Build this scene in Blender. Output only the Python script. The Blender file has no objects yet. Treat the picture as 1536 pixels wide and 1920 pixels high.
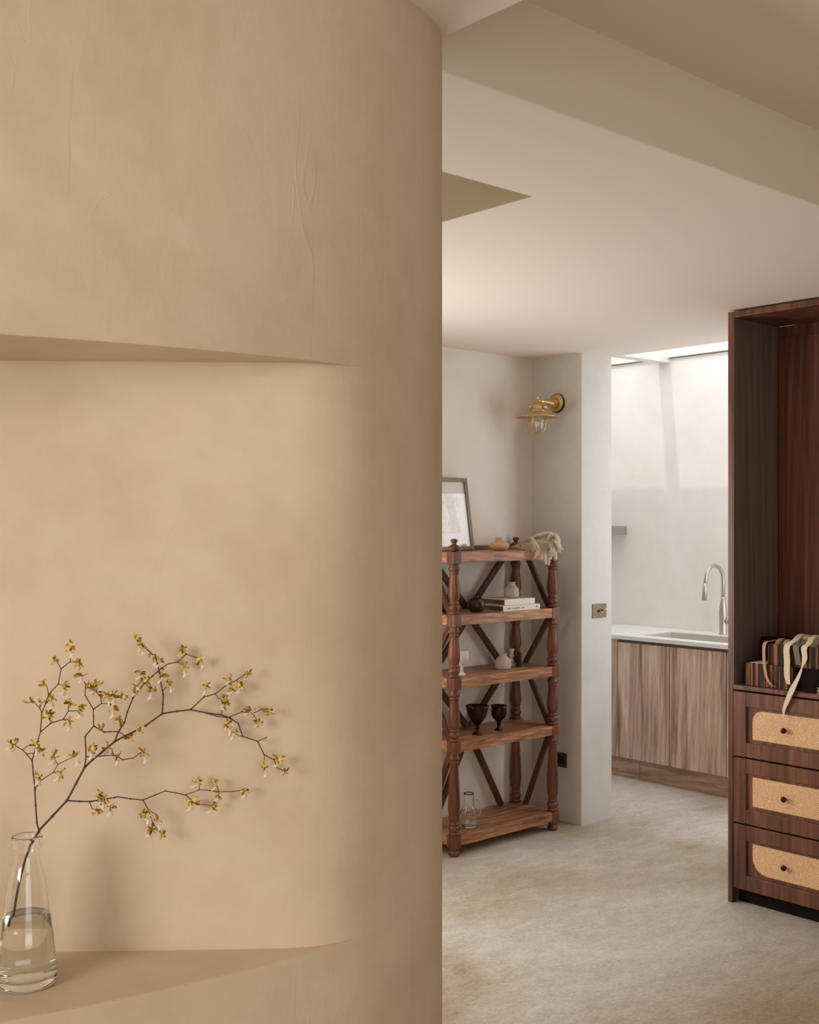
import bpy, bmesh, math, random
from mathutils import Vector, Matrix
random.seed(7)
PI = math.pi
SC = bpy.context.scene
COL = SC.collection

# ------------------------------------------------------------------ camera, world, sun, area lights, exposure
CS, SN, F, HZ, EYE = 0.7470, 0.6648, 2155.0, 978.0, 1.55
cd = bpy.data.cameras.new('camera'); cam = bpy.data.objects.new('camera', cd); COL.objects.link(cam)
cam.location = (0, 0, EYE); cam.rotation_euler = (PI/2, 0, -math.atan2(SN, CS))
cd.sensor_fit = 'HORIZONTAL'; cd.sensor_width = 36; cd.lens = 36*F/1536; cd.shift_y = 18/1536
cd.clip_start = 0.05
SC.camera = cam

w = bpy.data.worlds.new('overcast_sky'); SC.world = w; w.use_nodes = True
bg = w.node_tree.nodes['Background']; bg.inputs[0].default_value = (0.93, 0.96, 1.0, 1); bg.inputs[1].default_value = 0.55

def area(name, loc, target, sx, sy, energy, col):
    d = bpy.data.lights.new(name, 'AREA'); d.shape = 'RECTANGLE'; d.size = sx; d.size_y = sy
    d.energy = energy; d.color = col
    o = bpy.data.objects.new(name, d); COL.objects.link(o); o.location = loc
    o.rotation_euler = (Vector(target)-Vector(loc)).to_track_quat('-Z', 'Y').to_euler()
    return o
WARM = (1.0, 0.92, 0.83)
area('window_light_left', (-2.42, 0.85, 1.90), (0.0, 0.95, 1.45), 1.25, 1.0, 34, WARM)
area('fill_light_front', (-0.6, -2.96, 1.35), (0.1, 0, 2.2), 2.4, 1.8, 25, (1.0, 0.96, 0.91))  # added fill behind the camera, aimed up at the ceiling recess
area('rooflight_light', (5.49, 3.85, 2.95), (5.49, 3.85, 0), 1.3, 2.5, 16, (0.92, 0.97, 1.0))
area('window_light_kitchen', (5.50, 2.47, 1.55), (5.50, 4, 1.5), 1.1, 1.4, 11, (0.92, 0.97, 1.0))
area('fill_light_back', (2.5, 4.08, 1.25), (2.5, 2, 1.3), 1.4, 1.0, 25, (1.0, 0.97, 0.93))  # added fill hidden behind the curved wall, brightens floor and ceiling
sd = bpy.data.lights.new('sun', 'SUN'); sd.energy = 0.48; sd.angle = math.radians(1.3); sd.color = (1.0, 0.98, 0.95)
so = bpy.data.objects.new('sun', sd); COL.objects.link(so)
so.rotation_euler = Vector((1, -0.075, -0.88)).to_track_quat('-Z', 'Y').to_euler()

vs = SC.view_settings
SC.display_settings.display_device = 'sRGB'
vs.view_transform = 'Standard'; vs.look = 'None'; vs.gamma = 1; vs.use_curve_mapping = False
vs.exposure = 0.55
SC.cycles.max_bounces = 24; SC.cycles.transmission_bounces = 24; SC.cycles.diffuse_bounces = 6; SC.cycles.glossy_bounces = 6

# ------------------------------------------------------------------ measuring helpers (photo ray -> place in the room)
def W(xc, yc, z=0.0): return Vector((xc*CS + yc*SN, -xc*SN + yc*CS, z))
def on_z(px, py, z):
    yc = F*(EYE-z)/(py-HZ); return W((px-768)/F*yc, yc, z)
def zof(py, yc): return EYE-(py-HZ)*yc/F
def on_X(px, py, X):
    r = (px-768)/F; yc = X/(r*CS+SN); return W(r*yc, yc, zof(py, yc))
def on_Y(px, py, Y):
    r = (px-768)/F; yc = Y/(CS-r*SN); return W(r*yc, yc, zof(py, yc))
def at_d(px, py, yc): return W((px-768)/F*yc, yc, zof(py, yc))

# ------------------------------------------------------------------ node helpers and materials
def hexc(r, g, b):
    f = lambda v: (v/255/12.92) if v/255 <= 0.04045 else ((v/255+0.055)/1.055)**2.4
    return (f(r), f(g), f(b), 1)
class Mat:
    def __init__(s, name, rough=0.5, metal=0.0, col=(0.8, 0.8, 0.8, 1), spec=0.5):
        s.m = bpy.data.materials.new(name); s.m.use_nodes = True
        s.nt = s.m.node_tree; s.b = s.nt.nodes['Principled BSDF']
        s.b.inputs['Roughness'].default_value = rough; s.b.inputs['Metallic'].default_value = metal
        s.b.inputs['Base Color'].default_value = col; s.b.inputs['Specular IOR Level'].default_value = spec
    def n(s, t, **kw):
        nd = s.nt.nodes.new(t)
        for k, v in kw.items():
            if k in nd.inputs.keys(): nd.inputs[k].default_value = v
            else: setattr(nd, k, v)
        return nd
    def l(s, a, b): s.nt.links.new(a, b)
    def coords(s, scale=(1, 1, 1), rot=(0, 0, 0), gen='Object'):
        tc = s.n('ShaderNodeTexCoord'); mp = s.n('ShaderNodeMapping')
        mp.inputs['Scale'].default_value = scale; mp.inputs['Rotation'].default_value = rot
        s.l(tc.outputs[gen], mp.inputs[0]); return mp.outputs[0]
    def noise(s, vec, scale, detail=4, rough=0.55, dist=0.0):
        nd = s.n('ShaderNodeTexNoise', Scale=scale, Detail=detail, Roughness=rough, Distortion=dist)
        s.l(vec, nd.inputs['Vector']); return nd.outputs[0]
    def ramp(s, fac, stops):
        r = s.n('ShaderNodeValToRGB'); e = r.color_ramp.elements
        while len(e) < len(stops): e.new(0.5)
        for i, (p, c) in enumerate(stops): e[i].position = p; e[i].color = c
        s.l(fac, r.inputs[0]); return r.outputs[0]
    def mix(s, fac, a, b, mode='MIX'):
        m = s.n('ShaderNodeMix', data_type='RGBA', blend_type=mode)
        if isinstance(fac, float): m.inputs[0].default_value = fac
        else: s.l(fac, m.inputs[0])
        for v, i in ((a, 6), (b, 7)):
            if isinstance(v, tuple): m.inputs[i].default_value = v
            else: s.l(v, m.inputs[i])
        return m.outputs[2]
    def bump(s, h, strength=0.3, dist=0.01, prev=None):
        b = s.n('ShaderNodeBump', Strength=strength, Distance=dist); s.l(h, b.inputs['Height'])
        if prev is not None: s.l(prev, b.inputs['Normal'])
        s.l(b.outputs[0], s.b.inputs['Normal']); return b.outputs[0]
    def color(s, c): s.l(c, s.b.inputs['Base Color'])

def plaster(name, a, b, rough=0.7, bs=0.25, spec=0.25, trowel=True):
    m = Mat(name, rough, spec=spec)
    v = m.coords((1, 1, 1))
    cl = m.noise(v, 1.6, 5, 0.6, 0.6)
    fine = m.noise(v, 14, 6, 0.65)
    col = m.ramp(cl, [(0.35, a), (0.65, b)])
    m.color(m.mix(0.10, col, m.ramp(fine, [(0.3, (0.25, 0.25, 0.25, 1)), (0.7, (0.75, 0.75, 0.75, 1))]), 'OVERLAY'))
    v2 = m.coords((2.2, 2.2, 1.2), (0.35, 0.25, 0))
    b1 = m.bump(m.noise(v2, 4, 7, 0.6, 0.25), bs, 0.010)
    if trowel:
        # crossing trowel ridges
        r1 = m.noise(m.coords((6, 6, 1.6), (0.5, -0.2, 0)), 1.6, 2, 0.5, 1.6)
        ridge = m.ramp(r1, [(0.487, (0, 0, 0, 1)), (0.5, (1, 1, 1, 1)), (0.504, (0, 0, 0, 1))])
        msk = m.ramp(m.noise(m.coords((2.3, 2.3, 1.2)), 2.0, 3, 0.6), [(0.54, (0, 0, 0, 1)), (0.66, (1, 1, 1, 1))])
        m.bump(m.mix(1.0, ridge, msk, 'MULTIPLY'), bs*0.9, 0.0022, b1)
    return m.m
def paint(name, c, rough=0.75):
    m = Mat(name, rough, col=c, spec=0.2)
    v = m.coords()
    m.bump(m.noise(v, 9, 5, 0.6), 0.06, 0.01)
    return m.m
def wood(name, dark, mid, light, axis='x', scale=9.0, rough=0.4, spec=0.4, stretch=0.07, fine=0.35, warp=1.8):
    m = Mat(name, rough, spec=spec)
    sc = {'x': (stretch, 1, 1), 'y': (1, stretch, 1), 'z': (1, 1, stretch)}[axis]
    v = m.coords(sc)
    n1 = m.noise(v, scale, 6, 0.6, warp)
    wv = m.n('ShaderNodeTexWave', Scale=scale*1.3, Distortion=7.0, Detail=3.0)
    wv.bands_direction = 'DIAGONAL'; m.l(v, wv.inputs[0])
    fi = m.noise(v, scale*14, 3, 0.7)
    c = m.ramp(n1, [(0.3, dark), (0.5, mid), (0.72, light)])
    c = m.mix(fine*0.5, c, m.ramp(wv.outputs[0], [(0.1, (0.2, 0.2, 0.2, 1)), (0.9, (0.72, 0.72, 0.72, 1))]), 'OVERLAY')
    c = m.mix(fine, c, m.ramp(fi, [(0.3, (0.3, 0.3, 0.3, 1)), (0.7, (0.7, 0.7, 0.7, 1))]), 'OVERLAY')
    m.color(c); m.bump(fi, 0.12, 0.002)
    return m.m
def plain(name, c, rough=0.5, metal=0.0, spec=0.5, nz=None, bs=0.0):
    m = Mat(name, rough, metal, c, spec)
    if nz:
        v = m.coords(); n = m.noise(v, nz[0], 5, 0.6)
        k = nz[1]
        m.color(m.ramp(n, [(0.3, tuple(x*(1-k) for x in c[:3])+(1,)), (0.7, tuple(min(1, x*(1+k)) for x in c[:3])+(1,))]))
        if bs: m.bump(n, bs, 0.003)
    return m.m
def glass(name, ior=1.47, col=(1, 1, 1, 1)):
    m = Mat(name, 0.0, 0.0, col); m.b.inputs['Transmission Weight'].default_value = 1; m.b.inputs['IOR'].default_value = ior
    return m.m
def pane(name):
    m = Mat(name); nt = m.nt
    tr = m.n('ShaderNodeBsdfTransparent'); gl = m.n('ShaderNodeBsdfGlossy', Roughness=0.02); mx = m.n('ShaderNodeMixShader'); mx.inputs[0].default_value = 0.06
    m.l(tr.outputs[0], mx.inputs[1]); m.l(gl.outputs[0], mx.inputs[2])
    m.l(mx.outputs[0], nt.nodes['Material Output'].inputs[0]); return m.m

M = {}
M['plaster_beige'] = plaster('beige_plaster', hexc(198, 179, 152), hexc(215, 198, 174), 0.72, 0.20)
M['plaster_pale'] = plaster('pale_plaster', hexc(207, 204, 200), hexc(215, 212, 208), 0.7, 0.10)
M['plaster_rack_lit'] = plaster('lit_warm_plaster', hexc(231, 224, 214), hexc(238, 231, 222), 0.7, 0.08)  # lighter than the pillar plaster, stands in for light on the rack wall
M['plaster_kitchen'] = plaster('kitchen_plaster', hexc(224, 218, 211), hexc(233, 228, 222), 0.42, 0.12, 0.4)
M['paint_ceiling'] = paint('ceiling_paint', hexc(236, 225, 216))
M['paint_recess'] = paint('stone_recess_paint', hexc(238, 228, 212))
M['paint_olive_shade'] = paint('shaded_olive_paint', hexc(202, 193, 175))  # olive, kept darker than the other recess to stand in for shade
M['paint_wall'] = paint('stone_paint', hexc(222, 212, 198))

def concrete():
    m = Mat('concrete', 0.55, spec=0.35)
    v = m.coords((1, 1, 1))
    st = m.coords((1.3, 2.8, 1), (0, 0, math.radians(28)))
    big = m.noise(v, 0.9, 4, 0.55, 0.5)
    mid = m.noise(st, 6.0, 9, 0.75, 0.2)
    fine = m.noise(st, 38, 6, 0.75)
    c = m.ramp(big, [(0.36, hexc(172, 154, 131)), (0.5, hexc(192, 183, 170)), (0.66, hexc(204, 199, 190))])
    c = m.mix(0.55, c, m.ramp(mid, [(0.28, (0.28, 0.275, 0.262, 1)), (0.72, (0.68, 0.68, 0.68, 1))]), 'OVERLAY')
    c = m.mix(0.5, c, m.ramp(fine, [(0.3, (0.25, 0.25, 0.25, 1)), (0.7, (0.75, 0.75, 0.75, 1))]), 'OVERLAY')
    pits = m.noise(v, 55, 2, 0.5)
    c = m.mix(m.ramp(pits, [(0.235, (1, 1, 1, 1)), (0.27, (0, 0, 0, 1))]), c, hexc(95, 82, 66))
    m.color(c); m.bump(fine, 0.12, 0.003)
    return m.m
M['concrete'] = concrete()
M['rack_wood'] = wood('rack_wood', hexc(104, 66, 42), hexc(166, 115, 80), hexc(204, 156, 116), 'x', 19, 0.42, 0.4, 0.11, 0.6)
M['rack_leg'] = wood('rack_leg_wood', hexc(70, 38, 24), hexc(108, 64, 42), hexc(146, 92, 62), 'z', 14, 0.40, 0.4, 0.12, 0.3)
M['brace_wood'] = wood('brace_wood', hexc(60, 33, 22), hexc(88, 52, 36), hexc(108, 66, 46), 'z', 14, 0.6, 0.25, 0.12, 0.3)
M['walnut'] = wood('walnut_laminate', hexc(118, 92, 79), hexc(206, 178, 160), hexc(240, 216, 200), 'z', 14, 0.5, 0.3, 0.06, 0.45, 1.1)
M['walnut_h'] = wood('walnut_kick', hexc(138, 110, 94), hexc(192, 160, 140), hexc(216, 188, 168), 'y', 10, 0.5, 0.3, 0.10, 0.45)
M['wenge'] = wood('dark_wardrobe_wood', hexc(72, 43, 32), hexc(106, 66, 49), hexc(134, 88, 67), 'z', 13, 0.36, 0.45, 0.05, 0.45)
M['wenge_reflect'] = wood('lit_lining_wood', hexc(104, 88, 82), hexc(118, 102, 96), hexc(128, 111, 104), 'z', 10, 0.34, 0.5, 0.04, 0.2)  # lighter, greyer tone stands in for kitchen light reflected on the lining
M['brass'] = plain('brushed_brass', hexc(226, 194, 136), 0.34, 1.0, nz=(30, 0.12))
M['brass_light'] = plain('pale_brass', hexc(232, 208, 164), 0.42, 1.0)
M['black'] = plain('black_rubber', hexc(22, 20, 18), 0.6)
M['bronze'] = plain('dark_bronze', hexc(52, 38, 28), 0.35, 0.85, nz=(22, 0.35), bs=0.05)
M['pot_dark'] = plain('dark_glaze', hexc(66, 48, 36), 0.3, 0.4, nz=(18, 0.35))
M['steel'] = plain('brushed_steel', hexc(186, 178, 168), 0.42, 0.9)
M['sink_steel'] = plain('sink_steel', hexc(208, 202, 194), 0.45, 0.35)
M['antique'] = plain('antique_brass_plate', hexc(128, 110, 90), 0.5, 0.6, nz=(40, 0.1))
M['white_stone'] = plain('white_worktop', hexc(236, 234, 230), 0.25, 0.0, 0.5)
M['glass'] = glass('clear_glass', 1.45, (0.985, 0.995, 0.985, 1)); M['water'] = glass('water', 1.33, (0.97, 0.99, 0.97, 1))
M['pane'] = pane('window_pane')
M['white_frame'] = plain('window_frame_paint', hexc(225, 220, 212), 0.4)
M['steel_shelf'] = plain('grey_shelf', hexc(150, 142, 132), 0.5, 0.1)
def ceramic(name, c, rough=0.6, bands=90, k=0.1):
    m = Mat(name, rough, spec=0.35)
    v = m.coords((0.4, 0.4, bands)); n = m.noise(v, 1.0, 2, 0.5)
    d = tuple(x*(1-k) for x in c[:3])+(1,)
    m.color(m.ramp(n, [(0.35, d), (0.65, c)])); m.bump(n, 0.35, 0.002)
    return m.m
M['ceramic'] = ceramic('speckled_ceramic', hexc(196, 184, 166)); M['ceramic_white'] = ceramic('white_ceramic', hexc(222, 214, 202), 0.4, 20, 0.03)
M['terracotta'] = ceramic('pale_terracotta', hexc(208, 168, 128), 0.55, 25, 0.16)
M['stem'] = plain('dark_stem', hexc(74, 46, 34), 0.5, nz=(60, 0.3))
def petal():
    m = Mat('ochre_petal', 0.55, spec=0.3)
    n = m.noise(m.coords(), 190, 3, 0.6)
    m.color(m.ramp(n, [(0.40, hexc(116, 72, 30)), (0.49, hexc(190, 152, 62)), (0.60, hexc(236, 214, 122))]))
    return m.m
M['petal'] = petal(); M['lip'] = plain('white_lip', hexc(240, 228, 212), 0.5)
def rattan():
    m = Mat('woven_cane', 0.6, spec=0.3)
    outs = []
    for a in (45, -45):
        wv = m.n('ShaderNodeTexWave', Scale=52.0, Distortion=5.0, Detail=3.0); wv.bands_direction = 'Y'
        m.l(m.coords((1, 1, 1), (math.radians(a), 0, 0)), wv.inputs[0]); outs.append(wv.outputs[0])
    mx = m.n('ShaderNodeMath', operation='MAXIMUM'); m.l(outs[0], mx.inputs[0]); m.l(outs[1], mx.inputs[1])
    n = m.noise(m.coords(), 170, 4, 0.7)
    c = m.ramp(mx.outputs[0], [(0.2, hexc(178, 126, 84)), (0.8, hexc(246, 208, 164))])
    c = m.mix(0.6, c, m.ramp(n, [(0.32, (0.2, 0.17, 0.14, 1)), (0.62, (0.66, 0.66, 0.66, 1))]), 'OVERLAY')
    m.color(c); m.bump(mx.outputs[0], 0.5, 0.003); return m.m
M['rattan'] = rattan()
def zebra():
    m = Mat('striped_ebony', 0.6, spec=0.25)
    n = m.noise(m.coords((1, 1, 0.02)), 85, 3, 0.6, 0.2)
    m.color(m.ramp(n, [(0.42, hexc(26, 15, 11)), (0.5, hexc(64, 36, 22)), (0.60, hexc(156, 98, 64))])); return m.m
M['zebra'] = zebra()
M['dark_box'] = plain('black_stained_wood', hexc(20, 13, 10), 0.8, spec=0.2)
for k_, c_ in (('cream', (222, 204, 178)), ('peach', (190, 146, 112)), ('silver', (206, 200, 190)), ('sand', (216, 186, 140)), ('greygreen', (112, 104, 88)), ('ivory', (226, 210, 184))):
    m_ = Mat('ribbon_'+k_, 0.55, spec=0.3); v_ = m_.coords(); n_ = m_.noise(v_, 320, 2, 0.5)
    c4 = hexc(*c_); m_.color(m_.ramp(n_, [(0.3, tuple(x*0.85 for x in c4[:3])+(1,)), (0.7, c4)])); m_.bump(n_, 0.2, 0.001)
    M['r_'+k_] = m_.m
M['paper'] = plain('book_paper', hexc(226, 218, 204), 0.7); M['cover_white'] = plain('book_cover', hexc(228, 220, 208), 0.45)
M['cover_dark'] = plain('dark_page_edge', hexc(96, 82, 66), 0.7); M['ink'] = plain('ink', hexc(70, 62, 56), 0.6)
M['pampas'] = plain('dried_plume', hexc(252, 246, 236), 0.8)
_m = M['pampas'].node_tree; _tl = _m.nodes.new('ShaderNodeBsdfTranslucent'); _tl.inputs[0].default_value = hexc(252, 246, 236)
_mx = _m.nodes.new('ShaderNodeMixShader'); _mx.inputs[0].default_value = 0.35
_m.links.new(_m.nodes['Principled BSDF'].outputs[0], _mx.inputs[1]); _m.links.new(_tl.outputs[0], _mx.inputs[2]); _m.links.new(_mx.outputs[0], _m.nodes['Material Output'].inputs[0])
M['straw'] = plain('dried_straw', hexc(168, 142, 98), 0.7)
M['frame_wood'] = wood('frame_wood', hexc(120, 100, 80), hexc(142, 120, 98), hexc(160, 138, 116), 'z', 16, 0.45, 0.4, 0.08, 0.25)
M['mat_board'] = plain('mat_board', hexc(232, 228, 222), 0.7)
def art():
    m = Mat('pale_print', 0.7); v = m.coords((1, 1, 1))
    n = m.noise(v, 22, 5, 0.6, 2.0)
    m.color(m.ramp(n, [(0.35, hexc(206, 190, 172)), (0.5, hexc(222, 211, 198)), (0.65, hexc(233, 226, 216))])); return m.m
M['art'] = art()

# ------------------------------------------------------------------ mesh helpers
class MB:
    def __init__(s): s.v = []; s.f = []; s.sm = []
    def add(s, vs, fs, smooth=False):
        o = len(s.v); s.v += [tuple(p) for p in vs]
        s.f += [tuple(i+o for i in f) for f in fs]; s.sm += [smooth]*len(fs); return s
    def box(s, x0, y0, z0, x1, y1, z1):
        x0, x1 = sorted((x0, x1)); y0, y1 = sorted((y0, y1)); z0, z1 = sorted((z0, z1))
        return s.add([(x0,y0,z0),(x1,y0,z0),(x1,y1,z0),(x0,y1,z0),(x0,y0,z1),(x1,y0,z1),(x1,y1,z1),(x0,y1,z1)],
                     [(0,3,2,1),(4,5,6,7),(0,1,5,4),(1,2,6,5),(2,3,7,6),(3,0,4,7)])
    def lathe(s, prof, n=24, c=(0, 0, 0), smooth=True, axis='z'):
        vs = []; fs = []
        for r, z in prof:
            for i in range(n):
                a = 2*PI*i/n; p = (r*math.cos(a), r*math.sin(a), z)
                if axis == 'x': p = (p[2], p[0], p[1])
                if axis == 'y': p = (p[0], p[2], p[1])
                vs.append((p[0]+c[0], p[1]+c[1], p[2]+c[2]))
        for j in range(len(prof)-1):
            for i in range(n):
                k = (i+1) % n; q = (j*n+i, j*n+k, (j+1)*n+k, (j+1)*n+i)
                fs.append(q if axis != 'y' else q[::-1])
        if prof[0][0] > 1e-6: fs.append(tuple(range(n))[::-1] if axis != 'y' else tuple(range(n)))
        if prof[-1][0] > 1e-6:
            b = (len(prof)-1)*n; t = tuple(range(b, b+n)); fs.append(t if axis != 'y' else t[::-1])
        return s.add(vs, fs, smooth)
    def tube(s, pts, rad, n=8, cap=True):
        P = [Vector(p) for p in pts]; m = len(P)
        R = rad if isinstance(rad, (list, tuple)) else [rad]*m
        T = [(P[min(i+1, m-1)]-P[max(i-1, 0)]).normalized() for i in range(m)]
        u = T[0].orthogonal().normalized(); vs = []
        for i in range(m):
            u = (u-T[i]*u.dot(T[i])).normalized(); w_ = T[i].cross(u)
            for k in range(n):
                a = 2*PI*k/n; vs.append(P[i]+(u*math.cos(a)+w_*math.sin(a))*R[i])
        fs = [(i*n+k, i*n+(k+1) % n, (i+1)*n+(k+1) % n, (i+1)*n+k) for i in range(m-1) for k in range(n)]
        if cap: fs += [tuple(range(n))[::-1], tuple(range((m-1)*n, m*n))]
        return s.add(vs, fs, True)
    def strip(s, pts, widths, wdir, thick=0.0006):
        # ribbon: centre points, widths, width direction(s); real thickness
        P = [Vector(p) for p in pts]; m = len(P); vs = []
        for i in range(m):
            d = Vector(wdir[i] if isinstance(wdir, list) else wdir).normalized()
            t = (P[min(i+1, m-1)]-P[max(i-1, 0)]).normalized(); nn = t.cross(d).normalized()*thick/2
            for sg, tn in ((-1, -1), (1, -1), (1, 1), (-1, 1)):
                vs.append(P[i]+d*sg*widths[i]/2+nn*tn)
        fs = [(i*4+k, i*4+(k+1) % 4, (i+1)*4+(k+1) % 4, (i+1)*4+k) for i in range(m-1) for k in range(4)]
        fs += [(3, 2, 1, 0), tuple(range((m-1)*4, m*4))]
        return s.add(vs, fs, False)
    def beam(s, a, b, up, w_, t):
        a = Vector(a); b = Vector(b); d = (b-a).normalized(); up = Vector(up); sd = d.cross(up).normalized()
        vs = [p+sd*w_/2*i+up*t/2*j for p in (a, b) for i, j in ((-1, -1), (1, -1), (1, 1), (-1, 1))]
        return s.add(vs, [(3,2,1,0),(4,5,6,7),(0,1,5,4),(1,2,6,5),(2,3,7,6),(3,0,4,7)])
    def prism_x(s, poly, x0, x1):   # polygon in (y, z)
        n = len(poly); vs = [(x0, y, z) for y, z in poly]+[(x1, y, z) for y, z in poly]
        return s.add(vs, [tuple(range(n)), tuple(range(n, 2*n))[::-1]]+[(i, i+n, (i+1) % n+n, (i+1) % n) for i in range(n)])
    def build(s, name, mat, parent=None, loc=(0, 0, 0), bevel=0.0, seg=2, off=None, fix=True):
        me = bpy.data.meshes.new(name)
        vv = s.v if off is None else [(p[0]-off[0], p[1]-off[1], p[2]-off[2]) for p in s.v]
        me.from_pydata(vv, [], s.f)
        me.polygons.foreach_set('use_smooth', s.sm)
        if fix:
            bm = bmesh.new(); bm.from_mesh(me); bmesh.ops.recalc_face_normals(bm, faces=bm.faces); bm.to_mesh(me); bm.free()
        me.materials.append(mat); me.update()
        o = bpy.data.objects.new(name, me); COL.objects.link(o); o.location = loc
        if parent: o.parent = parent
        if bevel:
            b = o.modifiers.new('bevel', 'BEVEL'); b.width = bevel; b.segments = seg; b.limit_method = 'ANGLE'
        return o
def tag(o, label, cat, group=None):
    o['label'] = label; o['category'] = cat
    if group: o['group'] = group
    return o
def thing(name, label, cat, loc, group=None):
    o = bpy.data.objects.new(name, None); COL.objects.link(o); o.location = loc; o.empty_display_size = 0.05
    return tag(o, label, cat, group)
def struct(mb, name, mat, bevel=0.0, seg=2, parent=None):
    o = mb.build(name, mat, parent, bevel=bevel, seg=seg)
    if not parent: o['kind'] = 'structure'
    return o
def sharp(o, deg=40):
    o.data.set_sharp_from_angle(angle=math.radians(deg))
def catmull(P, n):
    out = []; m = len(P)
    for i in range(m-1):
        p0 = Vector(P[max(i-1, 0)]); p1 = Vector(P[i]); p2 = Vector(P[i+1]); p3 = Vector(P[min(i+2, m-1)])
        for k in range(n):
            t = k/n
            out.append(0.5*((2*p1)+(p2-p0)*t+(2*p0-5*p1+4*p2-p3)*t*t+(3*p1-p0-3*p2+p3)*t**3))
    out.append(Vector(P[-1])); return out

# ------------------------------------------------------------------ room
H, H2 = 2.412, 2.62
XE = 4.795          # where the low ceiling stops and the rooflight begins
struct(MB().box(-3, -3.4, -0.1, 6.4, 5.4, 0), 'floor', M['concrete'])
c = MB()
for (x0, x1, y0, y1, z0) in ((-3, 1.40, -3.2, 1.603, H), (1.40, XE, -3.2, 1.603, H2), (-3, XE, 1.603, 2.059, H),
                             (-3, 0.8, 2.059, 3.6, H), (0.8, 2.272, 2.059, 3.6, H2), (2.272, XE, 2.059, 3.6, H), (-3, XE, 3.6, 5.4, H)):
    c.box(x0, y0, z0, x1, y1, 2.76)
struct(c, 'ceiling', M['paint_ceiling'])
g = 0.004
ln = MB(); ln.box(1.40, -3.0, H2-g, 4.47, 1.603, H2); ln.box(1.40, 1.603-g, H+0.0005, 4.47, 1.603, H2-g); ln.box(1.40, -3.0, H+0.0005, 1.40+g, 1.603-g, H2-g)
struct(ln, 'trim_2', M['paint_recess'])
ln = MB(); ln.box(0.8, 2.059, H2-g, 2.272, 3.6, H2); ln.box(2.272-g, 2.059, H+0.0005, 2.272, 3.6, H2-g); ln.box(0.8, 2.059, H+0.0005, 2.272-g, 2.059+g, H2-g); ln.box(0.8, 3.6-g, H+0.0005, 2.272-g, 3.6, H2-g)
struct(ln, 'trim_3', M['paint_olive_shade'])
struct(MB().box(-6.5, -3.4, 2.765, XE, 5.4, 2.86), 'roof_sun_block', M['paint_wall'])  # unseen; long left overhang added to keep sun out of the side window

# curved wall with the niche cut into it
Fp = [(-760, 1.30), (-300, 1.41), (0, 1.498), (180, 1.554), (317, 1.607), (454, 1.668), (547, 1.718), (629, 1.770), (695, 1.822), (740, 1.868), (770, 1.905), (800, 1.950), (818, 1.990), (829.5, 2.040)]
fr = [W((px-768)/F*d, d) for px, d in Fp]
T = fr[-1]; nT = Vector((0.745, -0.667, 0)); R_ = 0.33; Cc = T-nT*R_
a0 = math.atan2(nT.y, nT.x)
for k in range(1, 7): a = a0*(1-k/6); fr.append(Cc+Vector((math.cos(a), math.sin(a), 0))*R_)
fr += [Vector((Cc.x+R_, y, 0)) for y in (Cc.y+0.3, Cc.y+0.9, Cc.y+1.6, 4.13)]
fr = catmull(fr, 14)
for _ in range(30):
    fr = [fr[0]]+[(fr[i-1]+fr[i]*2+fr[i+1])/4 for i in range(1, len(fr)-1)]+[fr[-1]]
Bp = [(-1200, 1.70), (0, 1.738), (200, 1.744), (380, 1.750), (492, 1.754), (600, 1.761), (700, 1.769), (800, 1.778), (900, 1.786)]
bk = catmull([W((px-768)/F*d, d) for px, d in Bp], 12)
def cam_xy(p): return (p.x*CS-p.y*SN, p.x*SN+p.y*CS)
bk_c = [cam_xy(p) for p in bk]
def back_of(p):
    # back of the niche behind a point of the front face, running smoothly into the front curve
    xc, yc = cam_xy(p); r = xc/yc; d = None
    for i in range(len(bk_c)-1):
        r0 = bk_c[i][0]/bk_c[i][1]; r1 = bk_c[i+1][0]/bk_c[i+1][1]
        if r0 <= r <= r1: t = (r-r0)/(r1-r0+1e-9); d = bk_c[i][1]*(1-t)+bk_c[i+1][1]*t
    if r < bk_c[0][0]/bk_c[0][1]: d = 1.7
    if d is None or yc > 1.93: return p.copy()
    K = 0.045; h = max(K-abs(d-yc), 0)/K; m = max(d, yc)+h*h*K/4
    return W(r*m, m)
ZL, ZT = 0.898, 1.793
BK2 = [back_of(p) for p in fr]
rows = []
for p, b in zip(fr, BK2):
    if (b-p).length < 1e-5: b = p.copy()
    dd = (b-p).length; e = min(0.006, dd*0.3); dirn = (b-p).normalized() if dd > 1e-6 else Vector((0, 0, 0))
    col = [(p, -0.02), (p, 0.45), (p, ZL-e), (p+dirn*e*0.3, ZL-e*0.3), (p+dirn*e, ZL), (b, ZL), (b, ZL+e*0.5+1e-4), (b, 1.12), (b, 1.35), (b, 1.6), (b, ZT-1e-4), (b-dirn*0, ZT), (p+dirn*e, ZT), (p+dirn*e*0.3, ZT+e*0.3), (p, ZT+e), (p, 2.1), (p, H+0.02)]
    rows.append([Vector((q.x, q.y, z)) for q, z in col])
vs_ = [v for r in rows for v in r]; nr = len(rows[0])
fs_ = [(i*nr+j, (i+1)*nr+j, (i+1)*nr+j+1, i*nr+j+1) for i in range(len(rows)-1) for j in range(nr-1)]
wm = MB().add(vs_, fs_, True)
me = bpy.data.meshes.new('wall_left'); me.from_pydata(wm.v, [], wm.f)
bm = bmesh.new(); bm.from_mesh(me); bmesh.ops.remove_doubles(bm, verts=bm.verts, dist=2e-5); bmesh.ops.dissolve_degenerate(bm, edges=bm.edges, dist=1e-5)
bmesh.ops.recalc_face_normals(bm, faces=bm.faces)
for f_ in bm.faces: f_.smooth = True
bm.to_mesh(me); bm.free(); me.materials.append(M['plaster_beige'])
wl = bpy.data.objects.new('wall_left', me); COL.objects.link(wl); wl['kind'] = 'structure'; sharp(wl, 28)

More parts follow.
